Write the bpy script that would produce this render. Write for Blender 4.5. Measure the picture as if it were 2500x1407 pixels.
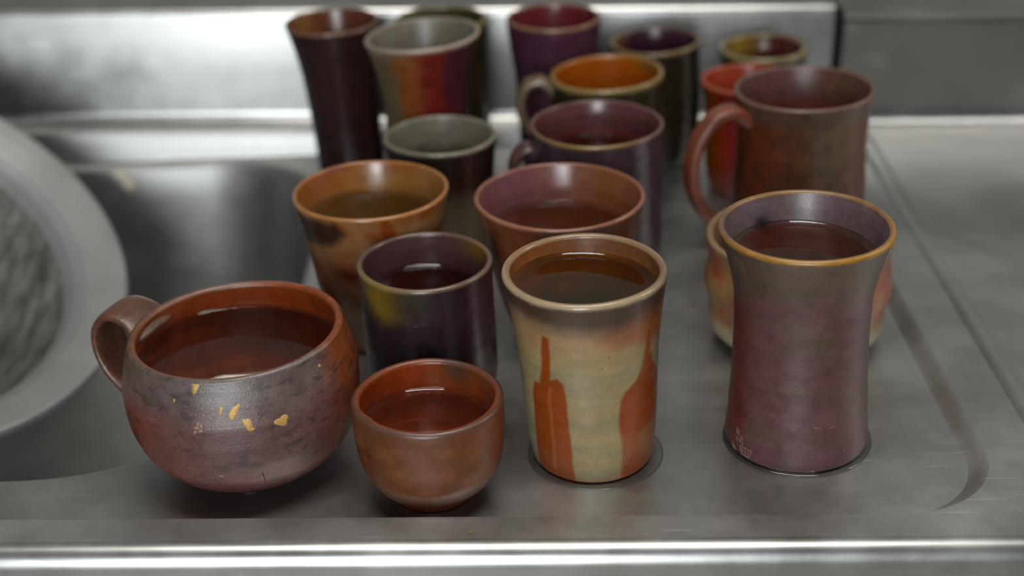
import bpy, bmesh, math
import numpy as np
from mathutils import Vector, Matrix

for o in list(bpy.data.objects): bpy.data.objects.remove(o)
sc = bpy.context.scene
COL = sc.collection
PI = math.pi

# ------------------------------------------------------------------ camera
CAM_H, PITCH, ROLL, FPX = 0.388, 27.0, 0.4, 3500.0
cd = bpy.data.cameras.new('camera'); cam = bpy.data.objects.new('camera', cd); COL.objects.link(cam)
cam.location = (0, 0, CAM_H)
cam.rotation_euler = (Matrix.Rotation(math.radians(90 - PITCH), 3, 'X') @ Matrix.Rotation(math.radians(-ROLL), 3, 'Z')).to_euler()
cd.sensor_width = 36.0; cd.lens = FPX / 2500.0 * 36.0
cd.dof.use_dof = True; cd.dof.focus_distance = 0.655; cd.dof.aperture_fstop = 4.2
cd.clip_start = 0.02
sc.camera = cam

# ------------------------------------------------------------------ world, lamps, exposure
sc.view_settings.view_transform = 'Standard'; sc.view_settings.look = 'None'
sc.view_settings.gamma = 1.0; sc.view_settings.use_curve_mapping = False
sc.view_settings.exposure = 0.0
w = bpy.data.worlds.new('world'); sc.world = w; w.use_nodes = True
w.node_tree.nodes['Background'].inputs[0].default_value = (0.93, 0.97, 1.0, 1)
w.node_tree.nodes['Background'].inputs[1].default_value = 0.11

def area_light(name, loc, target, sx, sy, power, color):
    l = bpy.data.lights.new(name, 'AREA'); l.shape = 'RECTANGLE'; l.size = sx; l.size_y = sy
    l.energy = power; l.color = color
    o = bpy.data.objects.new(name, l); COL.objects.link(o); o.location = loc
    d = Vector(target) - Vector(loc)
    o.rotation_euler = d.to_track_quat('-Z', 'Y').to_euler()
    return o
# daylight from a kitchen window on the far side of the room, two ceiling fluorescent tubes
area_light('window_daylight_offscreen', (-0.32, -1.75, 0.50), (-0.05, 0.75, 0.05), 0.68, 1.60, 50, (0.92, 0.97, 1.0))
area_light('ceiling_tube_overhead_offscreen', (0.04, 0.46, 1.30), (0.04, 0.56, 0.0), 0.80, 0.16, 12, (1.0, 0.97, 0.90))
area_light('ceiling_tube_right_offscreen', (1.75, 0.85, 1.35), (0.1, 0.75, 0.0), 0.16, 0.8, 9, (1.0, 0.97, 0.90))

# ------------------------------------------------------------------ helpers
SLOPE = math.radians(1.8)
def zdeck(x): return (x - 0.04) * math.tan(SLOPE)          # the draining board falls towards the sink
RIM_Z = 0.010

def lin(c):
    c = np.asarray(c, float) / 255.0
    return np.where(c <= 0.04045, c / 12.92, ((c + 0.055) / 1.055) ** 2.4)
def smooth(e0, e1, x):
    t = np.clip((x - e0) / (e1 - e0 + 1e-12), 0, 1); return t * t * (3 - 2 * t)
def bump_(x, c, wd): return np.exp(-((x - c) / wd) ** 2)
def mixc(base, c, m):
    m = np.asarray(m)[:, None]; return base * (1 - m) + lin(c) * m
_T = np.random.default_rng(7).random((32, 32, 32))
def vnoise(p):
    i = np.floor(p).astype(int); f = p - i; f = f * f * (3 - 2 * f); r = 0
    for dx in (0, 1):
        for dy in (0, 1):
            for dz in (0, 1):
                wgt = (f[:, 0] if dx else 1 - f[:, 0]) * (f[:, 1] if dy else 1 - f[:, 1]) * (f[:, 2] if dz else 1 - f[:, 2])
                r = r + wgt * _T[(i[:, 0] + dx) % 32, (i[:, 1] + dy) % 32, (i[:, 2] + dz) % 32]
    return r
def fbm(p, scale, seed=0, octv=3, stretch=(1, 1, 1)):
    q = p / scale * np.array(stretch) + seed * 3.71; r = 0; a = 0.5; tot = 0
    for k in range(octv):
        r = r + a * vnoise(q); tot += a; q = q * 2.03 + 11.3; a *= 0.5
    return r / tot

def pchip(xs, ys, x):
    xs = np.asarray(xs, float); ys = np.asarray(ys, float); h = np.diff(xs); d = np.diff(ys) / h
    m = np.zeros(len(xs)); m[0] = d[0]; m[-1] = d[-1]
    for k in range(1, len(xs) - 1):
        if d[k - 1] * d[k] > 0:
            w1 = 2 * h[k] + h[k - 1]; w2 = h[k] + 2 * h[k - 1]
            m[k] = (w1 + w2) / (w1 / d[k - 1] + w2 / d[k])
    x = np.clip(x, xs[0], xs[-1]); k = np.clip(np.searchsorted(xs, x) - 1, 0, len(h) - 1)
    t = (x - xs[k]) / h[k]
    return ((1 + 2 * t) * (1 - t) ** 2 * ys[k] + t * (1 - t) ** 2 * h[k] * m[k] + t * t * (3 - 2 * t) * ys[k + 1] + t * t * (t - 1) * h[k] * m[k + 1])

def link(name, me, mat, parent=None):
    o = bpy.data.objects.new(name, me); COL.objects.link(o)
    if mat: me.materials.append(mat)
    if parent: o.parent = parent
    return o
def mesh_np(name, v, faces, smooth_=True, col=None):
    me = bpy.data.meshes.new(name)
    me.from_pydata([tuple(q) for q in v], [], faces); 
    if smooth_: me.polygons.foreach_set('use_smooth', [True] * len(me.polygons))
    if col is not None:
        at = me.color_attributes.new('col', 'FLOAT_COLOR', 'POINT')
        at.data.foreach_set('color', np.c_[col, np.ones(len(col))].astype(np.float32).ravel())
    me.update(); return me
def grid_mesh(name, V, closed_u=True, col=None, cap0=False, cap1=False):
    """V: (rows, cols, 3) metres; columns closed round."""
    R, C, _ = V.shape
    me = bpy.data.meshes.new(name)
    i = np.arange(R - 1)[:, None]; j = np.arange(C if closed_u else C - 1)[None, :]; jn = (j + 1) % C
    q = np.stack([i * C + j, i * C + jn, (i + 1) * C + jn, (i + 1) * C + j], -1).reshape(-1, 4)
    verts = V.reshape(-1, 3); faces_extra = []
    if cap0: faces_extra.append(list(range(C))[::-1])
    if cap1: faces_extra.append([(R - 1) * C + k for k in range(C)])
    nl = len(q) * 4 + sum(len(f) for f in faces_extra); npz = len(q) + len(faces_extra)
    me.vertices.add(len(verts)); me.vertices.foreach_set('co', verts.astype(np.float32).ravel())
    me.loops.add(nl); me.loops.foreach_set('vertex_index', np.concatenate([q.ravel()] + [np.array(f) for f in faces_extra]).astype(np.int32))
    me.polygons.add(npz)
    st = np.concatenate([np.arange(len(q)) * 4, len(q) * 4 + np.cumsum([0] + [len(f) for f in faces_extra])[:-1]]).astype(np.int32)
    me.polygons.foreach_set('loop_start', st)
    me.polygons.foreach_set('use_smooth', [True] * npz)
    me.update(calc_edges=True); me.validate()
    if col is not None:
        at = me.color_attributes.new('col', 'FLOAT_COLOR', 'POINT')
        at.data.foreach_set('color', np.c_[col, np.ones(len(col))].astype(np.float32).ravel())
    return me
def tag(o, label, cat, group=None, kind=None):
    o['label'] = label; o['category'] = cat
    if group: o['group'] = group
    if kind: o['kind'] = kind
    return o
def empty(name, loc, rot=(0, 0, 0)):
    e = bpy.data.objects.new(name, None); e.empty_display_size = 0.02; COL.objects.link(e)
    e.location = loc; e.rotation_euler = rot; return e

# ------------------------------------------------------------------ materials
def new_mat(name):
    m = bpy.data.materials.new(name); m.use_nodes = True; nt = m.node_tree
    return m, nt, nt.nodes['Principled BSDF'], nt.nodes['Material Output']
def N(nt, t, **kw):
    n = nt.nodes.new(t)
    for k, v in kw.items():
        if k in n.inputs: n.inputs[k].default_value = v
        else: setattr(n, k, v)
    return n
def ramp(nt, src, stops):
    r = nt.nodes.new('ShaderNodeValToRGB'); e = r.color_ramp.elements
    e[0].position = stops[0][0]; e[0].color = stops[0][1]; e[1].position = stops[1][0]; e[1].color = stops[1][1]
    for s in stops[2:]:
        x = e.new(s[0]); x.color = s[1]
    nt.links.new(src, r.inputs[0]); return r
g = lambda v: (v, v, v, 1)

def steel(name, base=0.52, rough=0.33, brush='X', tint=(1, 1, 0.98), bump=0.02, anis=0.0, soil=0.25):
    m, nt, p, out = new_mat(name); L = nt.links.new
    tc = N(nt, 'ShaderNodeTexCoord'); mp = N(nt, 'ShaderNodeMapping')
    s = (22, 800, 800) if brush == 'X' else (800, 22, 800)
    mp.inputs['Scale'].default_value = s
    L(tc.outputs['Object'], mp.inputs[0])
    n1 = N(nt, 'ShaderNodeTexNoise', Scale=1.0, Detail=3.0, Roughness=0.6); L(mp.outputs[0], n1.inputs['Vector'])
    n2 = N(nt, 'ShaderNodeTexNoise', Scale=14.0, Detail=5.0, Roughness=0.65); L(tc.outputs['Object'], n2.inputs['Vector'])
    n3 = N(nt, 'ShaderNodeTexNoise', Scale=160.0, Detail=3.0, Roughness=0.7); L(tc.outputs['Object'], n3.inputs['Vector'])
    # fine straight scratches in scattered directions
    mp2 = N(nt, 'ShaderNodeMapping'); mp2.inputs['Rotation'].default_value = (0, 0, 0.5); mp2.inputs['Scale'].default_value = (18, 420, 60)
    L(tc.outputs['Object'], mp2.inputs[0])
    n4 = N(nt, 'ShaderNodeTexNoise', Scale=1.0, Detail=1.0); L(mp2.outputs[0], n4.inputs['Vector'])
    sr = ramp(nt, n4.outputs['Fac'], [(0.70, g(0)), (0.74, g(1))])
    cr = ramp(nt, n2.outputs['Fac'], [(0.3, (base * (1 - soil) * tint[0], base * (1 - soil) * tint[1], base * (1 - soil) * tint[2], 1)), (0.7, (base * tint[0], base * tint[1], base * tint[2], 1))])
    mx = N(nt, 'ShaderNodeMix', data_type='RGBA', blend_type='MULTIPLY'); mx.inputs[0].default_value = 0.22
    br = ramp(nt, n1.outputs['Fac'], [(0.3, g(0.75)), (0.7, g(1.1))])
    L(cr.outputs[0], mx.inputs[6]); L(br.outputs[0], mx.inputs[7])
    mx2 = N(nt, 'ShaderNodeMix', data_type='RGBA', blend_type='ADD'); L(mx.outputs[2], mx2.inputs[6]); mx2.inputs[7].default_value = g(0.10)
    L(sr.outputs[0], mx2.inputs[0])
    L(mx2.outputs[2], p.inputs['Base Color']); p.inputs['Metallic'].default_value = 1.0
    rr = N(nt, 'ShaderNodeMapRange'); rr.inputs[1].default_value = 0.25; rr.inputs[2].default_value = 0.75
    rr.inputs[3].default_value = rough - 0.07; rr.inputs[4].default_value = rough + 0.09
    L(n2.outputs['Fac'], rr.inputs[0]); L(rr.outputs[0], p.inputs['Roughness'])
    b = N(nt, 'ShaderNodeBump', Strength=bump, Distance=0.001); L(n1.outputs['Fac'], b.inputs['Height'])
    b2 = N(nt, 'ShaderNodeBump', Strength=0.012, Distance=0.001); L(n3.outputs['Fac'], b2.inputs['Height']); L(b.outputs[0], b2.inputs['Normal'])
    L(b2.outputs[0], p.inputs['Normal'])
    if anis:
        p.inputs['Anisotropic'].default_value = anis
        tn = N(nt, 'ShaderNodeCombineXYZ'); tn.inputs[0].default_value = 1.0
        L(tn.outputs[0], p.inputs['Tangent'])
    return m
M_DECK = steel('brushed_steel_deck', 0.50, 0.42, bump=0.012)
M_SPLASH = steel('brushed_steel_splash', 0.50, 0.32, bump=0.03)
M_BOWL = steel('sink_bowl_steel', 0.50, 0.42)

def clay(name, rough=0.42, gr=0.18, ring=0.12, grit=0.18, speck=0.5, spec=0.5, coat=0.0):
    m, nt, p, out = new_mat(name); L = nt.links.new
    tc = N(nt, 'ShaderNodeTexCoord'); at = N(nt, 'ShaderNodeVertexColor', layer_name='col')
    n1 = N(nt, 'ShaderNodeTexNoise', Scale=900.0, Detail=4.0, Roughness=0.7); L(tc.outputs['Object'], n1.inputs['Vector'])
    n2 = N(nt, 'ShaderNodeTexNoise', Scale=110.0, Detail=5.0, Roughness=0.65); L(tc.outputs['Object'], n2.inputs['Vector'])
    mp = N(nt, 'ShaderNodeMapping'); mp.inputs['Scale'].default_value = (14, 14, 620); L(tc.outputs['Object'], mp.inputs[0])
    n3 = N(nt, 'ShaderNodeTexNoise', Scale=1.0, Detail=3.0, Roughness=0.6); L(mp.outputs[0], n3.inputs['Vector'])
    def mul(a, src, lo, hi, fac=1.0):
        r = ramp(nt, src, [(0.28, g(lo)), (0.72, g(hi))])
        x = N(nt, 'ShaderNodeMix', data_type='RGBA', blend_type='MULTIPLY'); x.inputs[0].default_value = fac
        L(a, x.inputs[6]); L(r.outputs[0], x.inputs[7]); return x.outputs[2]
    c = mul(at.outputs['Color'], n1.outputs['Fac'], 1 - gr, 1 + gr)
    c = mul(c, n2.outputs['Fac'], 1 - gr * 1.1, 1 + gr * 1.1)
    c = mul(c, n3.outputs['Fac'], 1 - ring * 0.5, 1 + ring * 0.5)
    # pale and dark grit
    vo = N(nt, 'ShaderNodeTexVoronoi', Scale=330.0); L(tc.outputs['Object'], vo.inputs['Vector'])
    pick = ramp(nt, vo.outputs['Color'], [(0.10, g(1)), (0.12, g(0))])
    near = ramp(nt, vo.outputs['Distance'], [(0.10, g(1)), (0.22, g(0))])
    mm = N(nt, 'ShaderNodeMath', operation='MULTIPLY'); L(pick.outputs[0], mm.inputs[0]); L(near.outputs[0], mm.inputs[1])
    mm2 = N(nt, 'ShaderNodeMath', operation='MULTIPLY'); L(mm.outputs[0], mm2.inputs[0]); mm2.inputs[1].default_value = speck
    x = N(nt, 'ShaderNodeMix', data_type='RGBA'); L(mm2.outputs[0], x.inputs[0]); L(c, x.inputs[6]); x.inputs[7].default_value = (0.03, 0.02, 0.017, 1)
    vo2 = N(nt, 'ShaderNodeTexVoronoi', Scale=210.0); L(tc.outputs['Object'], vo2.inputs['Vector'])
    pick2 = ramp(nt, vo2.outputs['Color'], [(0.05, g(1)), (0.06, g(0))])
    near2 = ramp(nt, vo2.outputs['Distance'], [(0.07, g(1)), (0.14, g(0))])
    mm3 = N(nt, 'ShaderNodeMath', operation='MULTIPLY'); L(pick2.outputs[0], mm3.inputs[0]); L(near2.outputs[0], mm3.inputs[1])
    mm4 = N(nt, 'ShaderNodeMath', operation='MULTIPLY'); L(mm3.outputs[0], mm4.inputs[0]); mm4.inputs[1].default_value = speck * 0.9
    y = N(nt, 'ShaderNodeMix', data_type='RGBA'); L(mm4.outputs[0], y.inputs[0]); L(x.outputs[2], y.inputs[6]); y.inputs[7].default_value = (0.32, 0.25, 0.19, 1)
    L(y.outputs[2], p.inputs['Base Color'])
    rr = N(nt, 'ShaderNodeMapRange'); rr.inputs[1].default_value = 0.3; rr.inputs[2].default_value = 0.7
    rr.inputs[3].default_value = rough - 0.08; rr.inputs[4].default_value = rough + 0.10
    L(n2.outputs['Fac'], rr.inputs[0]); L(rr.outputs[0], p.inputs['Roughness'])
    p.inputs['Specular IOR Level'].default_value = spec
    if coat:
        p.inputs['Coat Weight'].default_value = coat; p.inputs['Coat Roughness'].default_value = 0.12
    b = N(nt, 'ShaderNodeBump', Strength=ring, Distance=0.0006); L(n3.outputs['Fac'], b.inputs['Height'])
    b2 = N(nt, 'ShaderNodeBump', Strength=grit, Distance=0.0005); L(n1.outputs['Fac'], b2.inputs['Height']); L(b.outputs[0], b2.inputs['Normal'])
    L(b2.outputs[0], p.inputs['Normal'])
    return m
M_CLAY = clay('wood_fired_stoneware', rough=0.34, spec=0.6)
M_CLAY_ROUGH = clay('gritty_ash_stoneware', rough=0.30, gr=0.24, ring=0.2, grit=0.45, speck=0.9, spec=0.8)
M_CLAY_SMOOTH = clay('satin_stoneware', rough=0.25, spec=0.6, gr=0.10, ring=0.07, grit=0.08, speck=0.25)
M_CLAY_WET = clay('smooth_pale_stoneware', rough=0.34, gr=0.10, ring=0.10, grit=0.10, speck=0.5, coat=0.35)

def water_mat(name, tint):
    m, nt, p, out = new_mat(name); L = nt.links.new; nt.nodes.remove(p)
    tr = N(nt, 'ShaderNodeBsdfTransparent'); tr.inputs[0].default_value = (*tint, 1)
    gl = N(nt, 'ShaderNodeBsdfGlossy'); gl.inputs['Roughness'].default_value = 0.02
    fr = N(nt, 'ShaderNodeFresnel', IOR=1.333); mx = N(nt, 'ShaderNodeMixShader')
    L(fr.outputs[0], mx.inputs[0]); L(tr.outputs[0], mx.inputs[1]); L(gl.outputs[0], mx.inputs[2]); L(mx.outputs[0], out.inputs[0])
    return m
M_WATER = water_mat('clear_water', (0.90, 0.90, 0.86))
M_PUDDLE = water_mat('puddle_water', (0.92, 0.92, 0.90))

def plain(name, c, rough=0.5, metal=0.0, var=0.15, scale=60, bump=0.1):
    m, nt, p, out = new_mat(name); L = nt.links.new
    tc = N(nt, 'ShaderNodeTexCoord'); n = N(nt, 'ShaderNodeTexNoise', Scale=scale, Detail=5.0, Roughness=0.65); L(tc.outputs['Object'], n.inputs['Vector'])
    lc = lin(c)
    r = ramp(nt, n.outputs['Fac'], [(0.3, (*(lc * (1 - var)), 1)), (0.7, (*np.minimum(lc * (1 + var), 1), 1))])
    L(r.outputs[0], p.inputs['Base Color']); p.inputs['Roughness'].default_value = rough; p.inputs['Metallic'].default_value = metal
    b = N(nt, 'ShaderNodeBump', Strength=bump, Distance=0.001); L(n.outputs['Fac'], b.inputs['Height']); L(b.outputs[0], p.inputs['Normal'])
    return m

# ------------------------------------------------------------------ structure: wall, sink unit
def rrect(x0, x1, y0, y1, radii, n=24):
    """counter-clockwise rounded rectangle from the front-right corner; radii: front-right, back-right, back-left, front-left"""
    pts = []
    for (cx, cy, r, a0) in ((x1, y0, radii[0], -90), (x1, y1, radii[1], 0), (x0, y1, radii[2], 90), (x0, y0, radii[3], 180)):
        ox = cx - r if cx == x1 else cx + r; oy = cy - r if cy == y1 else cy + r
        for k in range(n + 1):
            a = math.radians(a0 + 90 * k / n); pts.append((ox + r * math.cos(a), oy + r * math.sin(a)))
    return pts
def fill_between(name, outer, inner, zf, mat, parent):
    bm = bmesh.new(); edges = []
    for lp in (outer, inner):
        vs = [bm.verts.new((x, y, zf(x))) for x, y in lp]
        edges += [bm.edges.new((vs[k], vs[(k + 1) % len(vs)])) for k in range(len(vs))]
    bmesh.ops.triangle_fill(bm, use_beauty=True, use_dissolve=False, edges=edges)
    bm.normal_update()
    for f in bm.faces:
        if f.normal.z < 0: f.normal_flip()
    me = bpy.data.meshes.new(name); bm.to_mesh(me); bm.free()
    return link(name, me, mat, parent)
def extrude_profile(name, prof, x0, x1, mat, parent, axis='X', nx=2):
    """prof: list of (a, z); swept along X (a is y) or along Y (a is x)"""
    V = np.zeros((nx, len(prof), 3))
    for i, t in enumerate(np.linspace(x0, x1, nx)):
        for j, (a, z) in enumerate(prof):
            V[i, j] = (t, a, z) if axis == 'X' else (a, t, z)
    return link(name, grid_mesh(name, V, closed_u=False), mat, parent)
def arc(cx, cz, r, a0, a1, n=8):
    return [(cx + r * math.cos(math.radians(a0 + (a1 - a0) * k / n)), cz + r * math.sin(math.radians(a0 + (a1 - a0) * k / n))) for k in range(n + 1)]

wall_m = plain('painted_wall', (108, 108, 105), rough=0.6, var=0.06, scale=8)
V = np.array([[(-2.2, 1.09, -0.9), (2.2, 1.09, -0.9)], [(-2.2, 1.09, 1.6), (2.2, 1.09, 1.6)], [(-2.2, 1.13, 1.6), (2.2, 1.13, 1.6)]])
wb = link('wall_back', grid_mesh('wall_back', V, closed_u=False), wall_m); wb['kind'] = 'structure'; wb['label'] = 'plain grey wall behind the steel backsplash'

floor_m = plain('pale_vinyl_floor', (150, 146, 136), rough=0.5, var=0.08, scale=6)
V = np.array([[(-2.2, -2.3, -0.85), (2.2, -2.3, -0.85)], [(-2.2, 1.13, -0.85), (2.2, 1.13, -0.85)]])
fl = link('floor', grid_mesh('floor', V, closed_u=False), floor_m); fl['kind'] = 'structure'; fl['label'] = 'pale kitchen floor'

sink = empty('steel_sink_unit', (-0.14, 0.77, 0.0))
tag(sink, 'brushed stainless steel sink unit with sloping draining board and backsplash', 'sink')
def sadd(o):
    o.location = (0.14, -0.77, 0.0)      # children keep world coordinates in their mesh
    return o
def sink_loop(d):
    return rrect(-0.80 + d, -0.124 - d, 0.575 + d, 0.990 - d, [max(r - d, 0.02) for r in (0.115, 0.10, 0.10, 0.115)])
deck_bot = rrect(-0.90, 0.2145, 0.524, 0.9935, (0.046, 0.03, 0.03, 0.03))
sadd(fill_between('draining_board', deck_bot, sink_loop(0.0), zdeck, M_DECK, sink))
rows = []
for k in range(7):
    t = k / 6; s = 0.7 * t + 0.3 * t * t * (3 - 2 * t)
    lp = rrect(-0.90 - 0.008 * t, 0.2145 + 0.009 * t, 0.524 - 0.005 * t, 0.9935 + 0.005 * t, (0.046 + 0.006 * t, 0.03, 0.03, 0.03))
    rows.append([(x, y, zdeck(min(x, 0.2145)) * (1 - s) + RIM_Z * s) for x, y in lp])
sadd(link('board_step', grid_mesh('board_step', np.array(rows)), M_DECK, sink))
deck_top = rrect(-0.908, 0.2235, 0.519, 0.9985, (0.052, 0.03, 0.03, 0.03))
outer = [(-0.95, 0.503), (0.95, 0.503), (0.95, 1.012), (-0.95, 1.012)]
sadd(fill_between('rim', outer, deck_top, lambda x: RIM_Z, M_DECK, sink))
ap = [(0.503, RIM_Z)] + arc(0.503, RIM_Z - 0.009, 0.009, 90, 180, 14)[1:] + [(0.494, -0.03), (0.494, -0.075)]
sadd(extrude_profile('front_apron', ap, -0.95, 0.95, M_SPLASH, sink))
bs = arc(1.010, RIM_Z + 0.010, 0.010, -90, -4, 10) + [(1.0225, 0.05)] + arc(1.0334, 0.0885, 0.008, 176, 90, 10) + [(1.0885, 0.0965)]
sadd(extrude_profile('backsplash', bs, -0.95, 0.2375, M_SPLASH, sink))
# raised anti-spill beads along the right side and along the back
sadd(extrude_profile('raised_bead', [(0.249 + 0.014 * k / 10, RIM_Z + 0.0035 * math.sin(PI * k / 10)) for k in range(11)], 0.507, 1.010, M_DECK, sink, axis='Y'))
sadd(extrude_profile('raised_bead', [(1.0 + 0.011 * k / 10, RIM_Z + 0.003 * math.sin(PI * k / 10)) for k in range(11)], -0.95, 0.235, M_DECK, sink))

# ---- grey basin first (its lowest point sets where it stands in the sink bowl)
BR = 0.18; bt = (0.151, 0.435, 0.0); bc = Vector((-0.406, 0.767, 0.040))
prof_out = [(0.000, 0.180), (-0.002, 0.1815), (-0.005, 0.181), (-0.010, 0.1755), (-0.018, 0.160), (-0.030, 0.148), (-0.08, 0.130), (-0.15, 0.110), (-0.185, 0.092), (-0.195, 0.078), (-0.198, 0.06), (-0.198, 0.0)]
prof_in = [(0.000, 0.180), (0.0003, 0.178), (-0.003, 0.168), (-0.008, 0.157), (-0.014, 0.150), (-0.022, 0.146), (-0.08, 0.127), (-0.15, 0.107), (-0.183, 0.089), (-0.192, 0.075), (-0.1945, 0.058), (-0.195, 0.0)]
def rings(pts, n=128):
    a = np.linspace(0, 2 * PI, n, endpoint=False)
    z = np.interp(np.linspace(0, len(pts) - 1, (len(pts) - 1) * 4 + 1), range(len(pts)), [p[0] for p in pts])
    r = np.interp(np.linspace(0, len(pts) - 1, (len(pts) - 1) * 4 + 1), range(len(pts)), [p[1] for p in pts])
    return np.stack([r[:, None] * np.cos(a), r[:, None] * np.sin(a), np.repeat(z[:, None], n, 1)], -1)
bowl_rot = Matrix.Rotation(bt[1], 3, 'Y') @ Matrix.Rotation(bt[0], 3, 'X')
low = min((bc + bowl_rot @ Vector(p)).z for p in rings(prof_out).reshape(-1, 3))
basin = empty('wash_basin', bc, bt)
tag(basin, 'large dull grey metal wash basin with wide rim, tilted inside the sink', 'basin')

# sink bowl reaches down to the basin's lowest point
SZ = low - 0.001
rows = []
for (d, z, rel) in ((0, 0, 1), (0.0025, -0.0006, 1), (0.0045, -0.0025, 1), (0.006, -0.006, 1), (0.009, -0.03, 0.6), (0.014, -0.08, 0.2), (0.018, SZ + 0.03, 0), (0.022, SZ + 0.014, 0), (0.032, SZ + 0.004, 0), (0.05, SZ, 0), (0.15, SZ - 0.001, 0), (0.19, SZ - 0.002, 0)):
    rows.append([(x, y, z + zdeck(x) * rel) for x, y in sink_loop(d)])
sadd(link('sink_bowl', grid_mesh('sink_bowl', np.array(rows), cap1=True), M_BOWL, sink))

m_, nt, p, out = new_mat('dull_aluminium'); L = nt.links.new
tc = N(nt, 'ShaderNodeTexCoord'); n = N(nt, 'ShaderNodeTexNoise', Scale=25.0, Detail=4.0); L(tc.outputs['Object'], n.inputs['Vector'])
r = ramp(nt, n.outputs['Fac'], [(0.3, g(0.27)), (0.7, g(0.33))]); L(r.outputs[0], p.inputs['Base Color'])
p.inputs['Metallic'].default_value = 0.55; p.inputs['Roughness'].default_value = 0.5
M_ALU = m_
m_, nt, p, out = new_mat('stained_aluminium'); L = nt.links.new
tc = N(nt, 'ShaderNodeTexCoord'); mp = N(nt, 'ShaderNodeMapping'); mp.inputs['Scale'].default_value = (110, 45, 45); L(tc.outputs['Object'], mp.inputs[0])
n = N(nt, 'ShaderNodeTexNoise', Scale=1.0, Detail=3.0, Roughness=0.6); L(mp.outputs[0], n.inputs['Vector'])
r = ramp(nt, n.outputs['Fac'], [(0.32, (0.075, 0.07, 0.055, 1)), (0.5, (0.16, 0.157, 0.138, 1)), (0.68, (0.27, 0.27, 0.245, 1))]); L(r.outputs[0], p.inputs['Base Color'])
p.inputs['Metallic'].default_value = 0.3; p.inputs['Roughness'].default_value = 0.55
b = N(nt, 'ShaderNodeBump', Strength=0.5, Distance=0.002); L(n.outputs['Fac'], b.inputs['Height']); L(b.outputs[0], p.inputs['Normal'])
M_ALU_IN = m_
link('outer_shell', grid_mesh('outer_shell', rings(prof_out)), M_ALU, basin)
link('wide_rim', grid_mesh('wide_rim', rings(prof_in[:6])), M_ALU, basin)
ins = link('stained_inside', grid_mesh('stained_inside', rings(prof_in[5:])), M_ALU_IN, basin); ins['label'] = 'mottled, stained inside of the basin'

# ---- second steel panel to the right of the joint
pn = arc(1.022, 0.0845, 0.007, 180, 90, 8)
pan = extrude_profile('side_splash_panel', [(1.008, RIM_Z + 0.0005), (1.0125, RIM_Z + 0.003), (1.015, 0.02)] + pn + [(1.0885, 0.0915)], 0.2435, 0.95, M_SPLASH, None)
bm = bmesh.new(); bm.from_mesh(pan.data)     # closed left end of the panel
lv = sorted([v for v in bm.verts if abs(v.co.x - 0.2435) < 1e-5], key=lambda v: v.index)
bm.faces.new(lv + [bm.verts.new((0.2435, 1.0885, RIM_Z))]); bm.to_mesh(pan.data); bm.free()
pan.parent = sink; sadd(pan); pan['label'] = 'separate steel panel right of the dark vertical joint'

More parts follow.
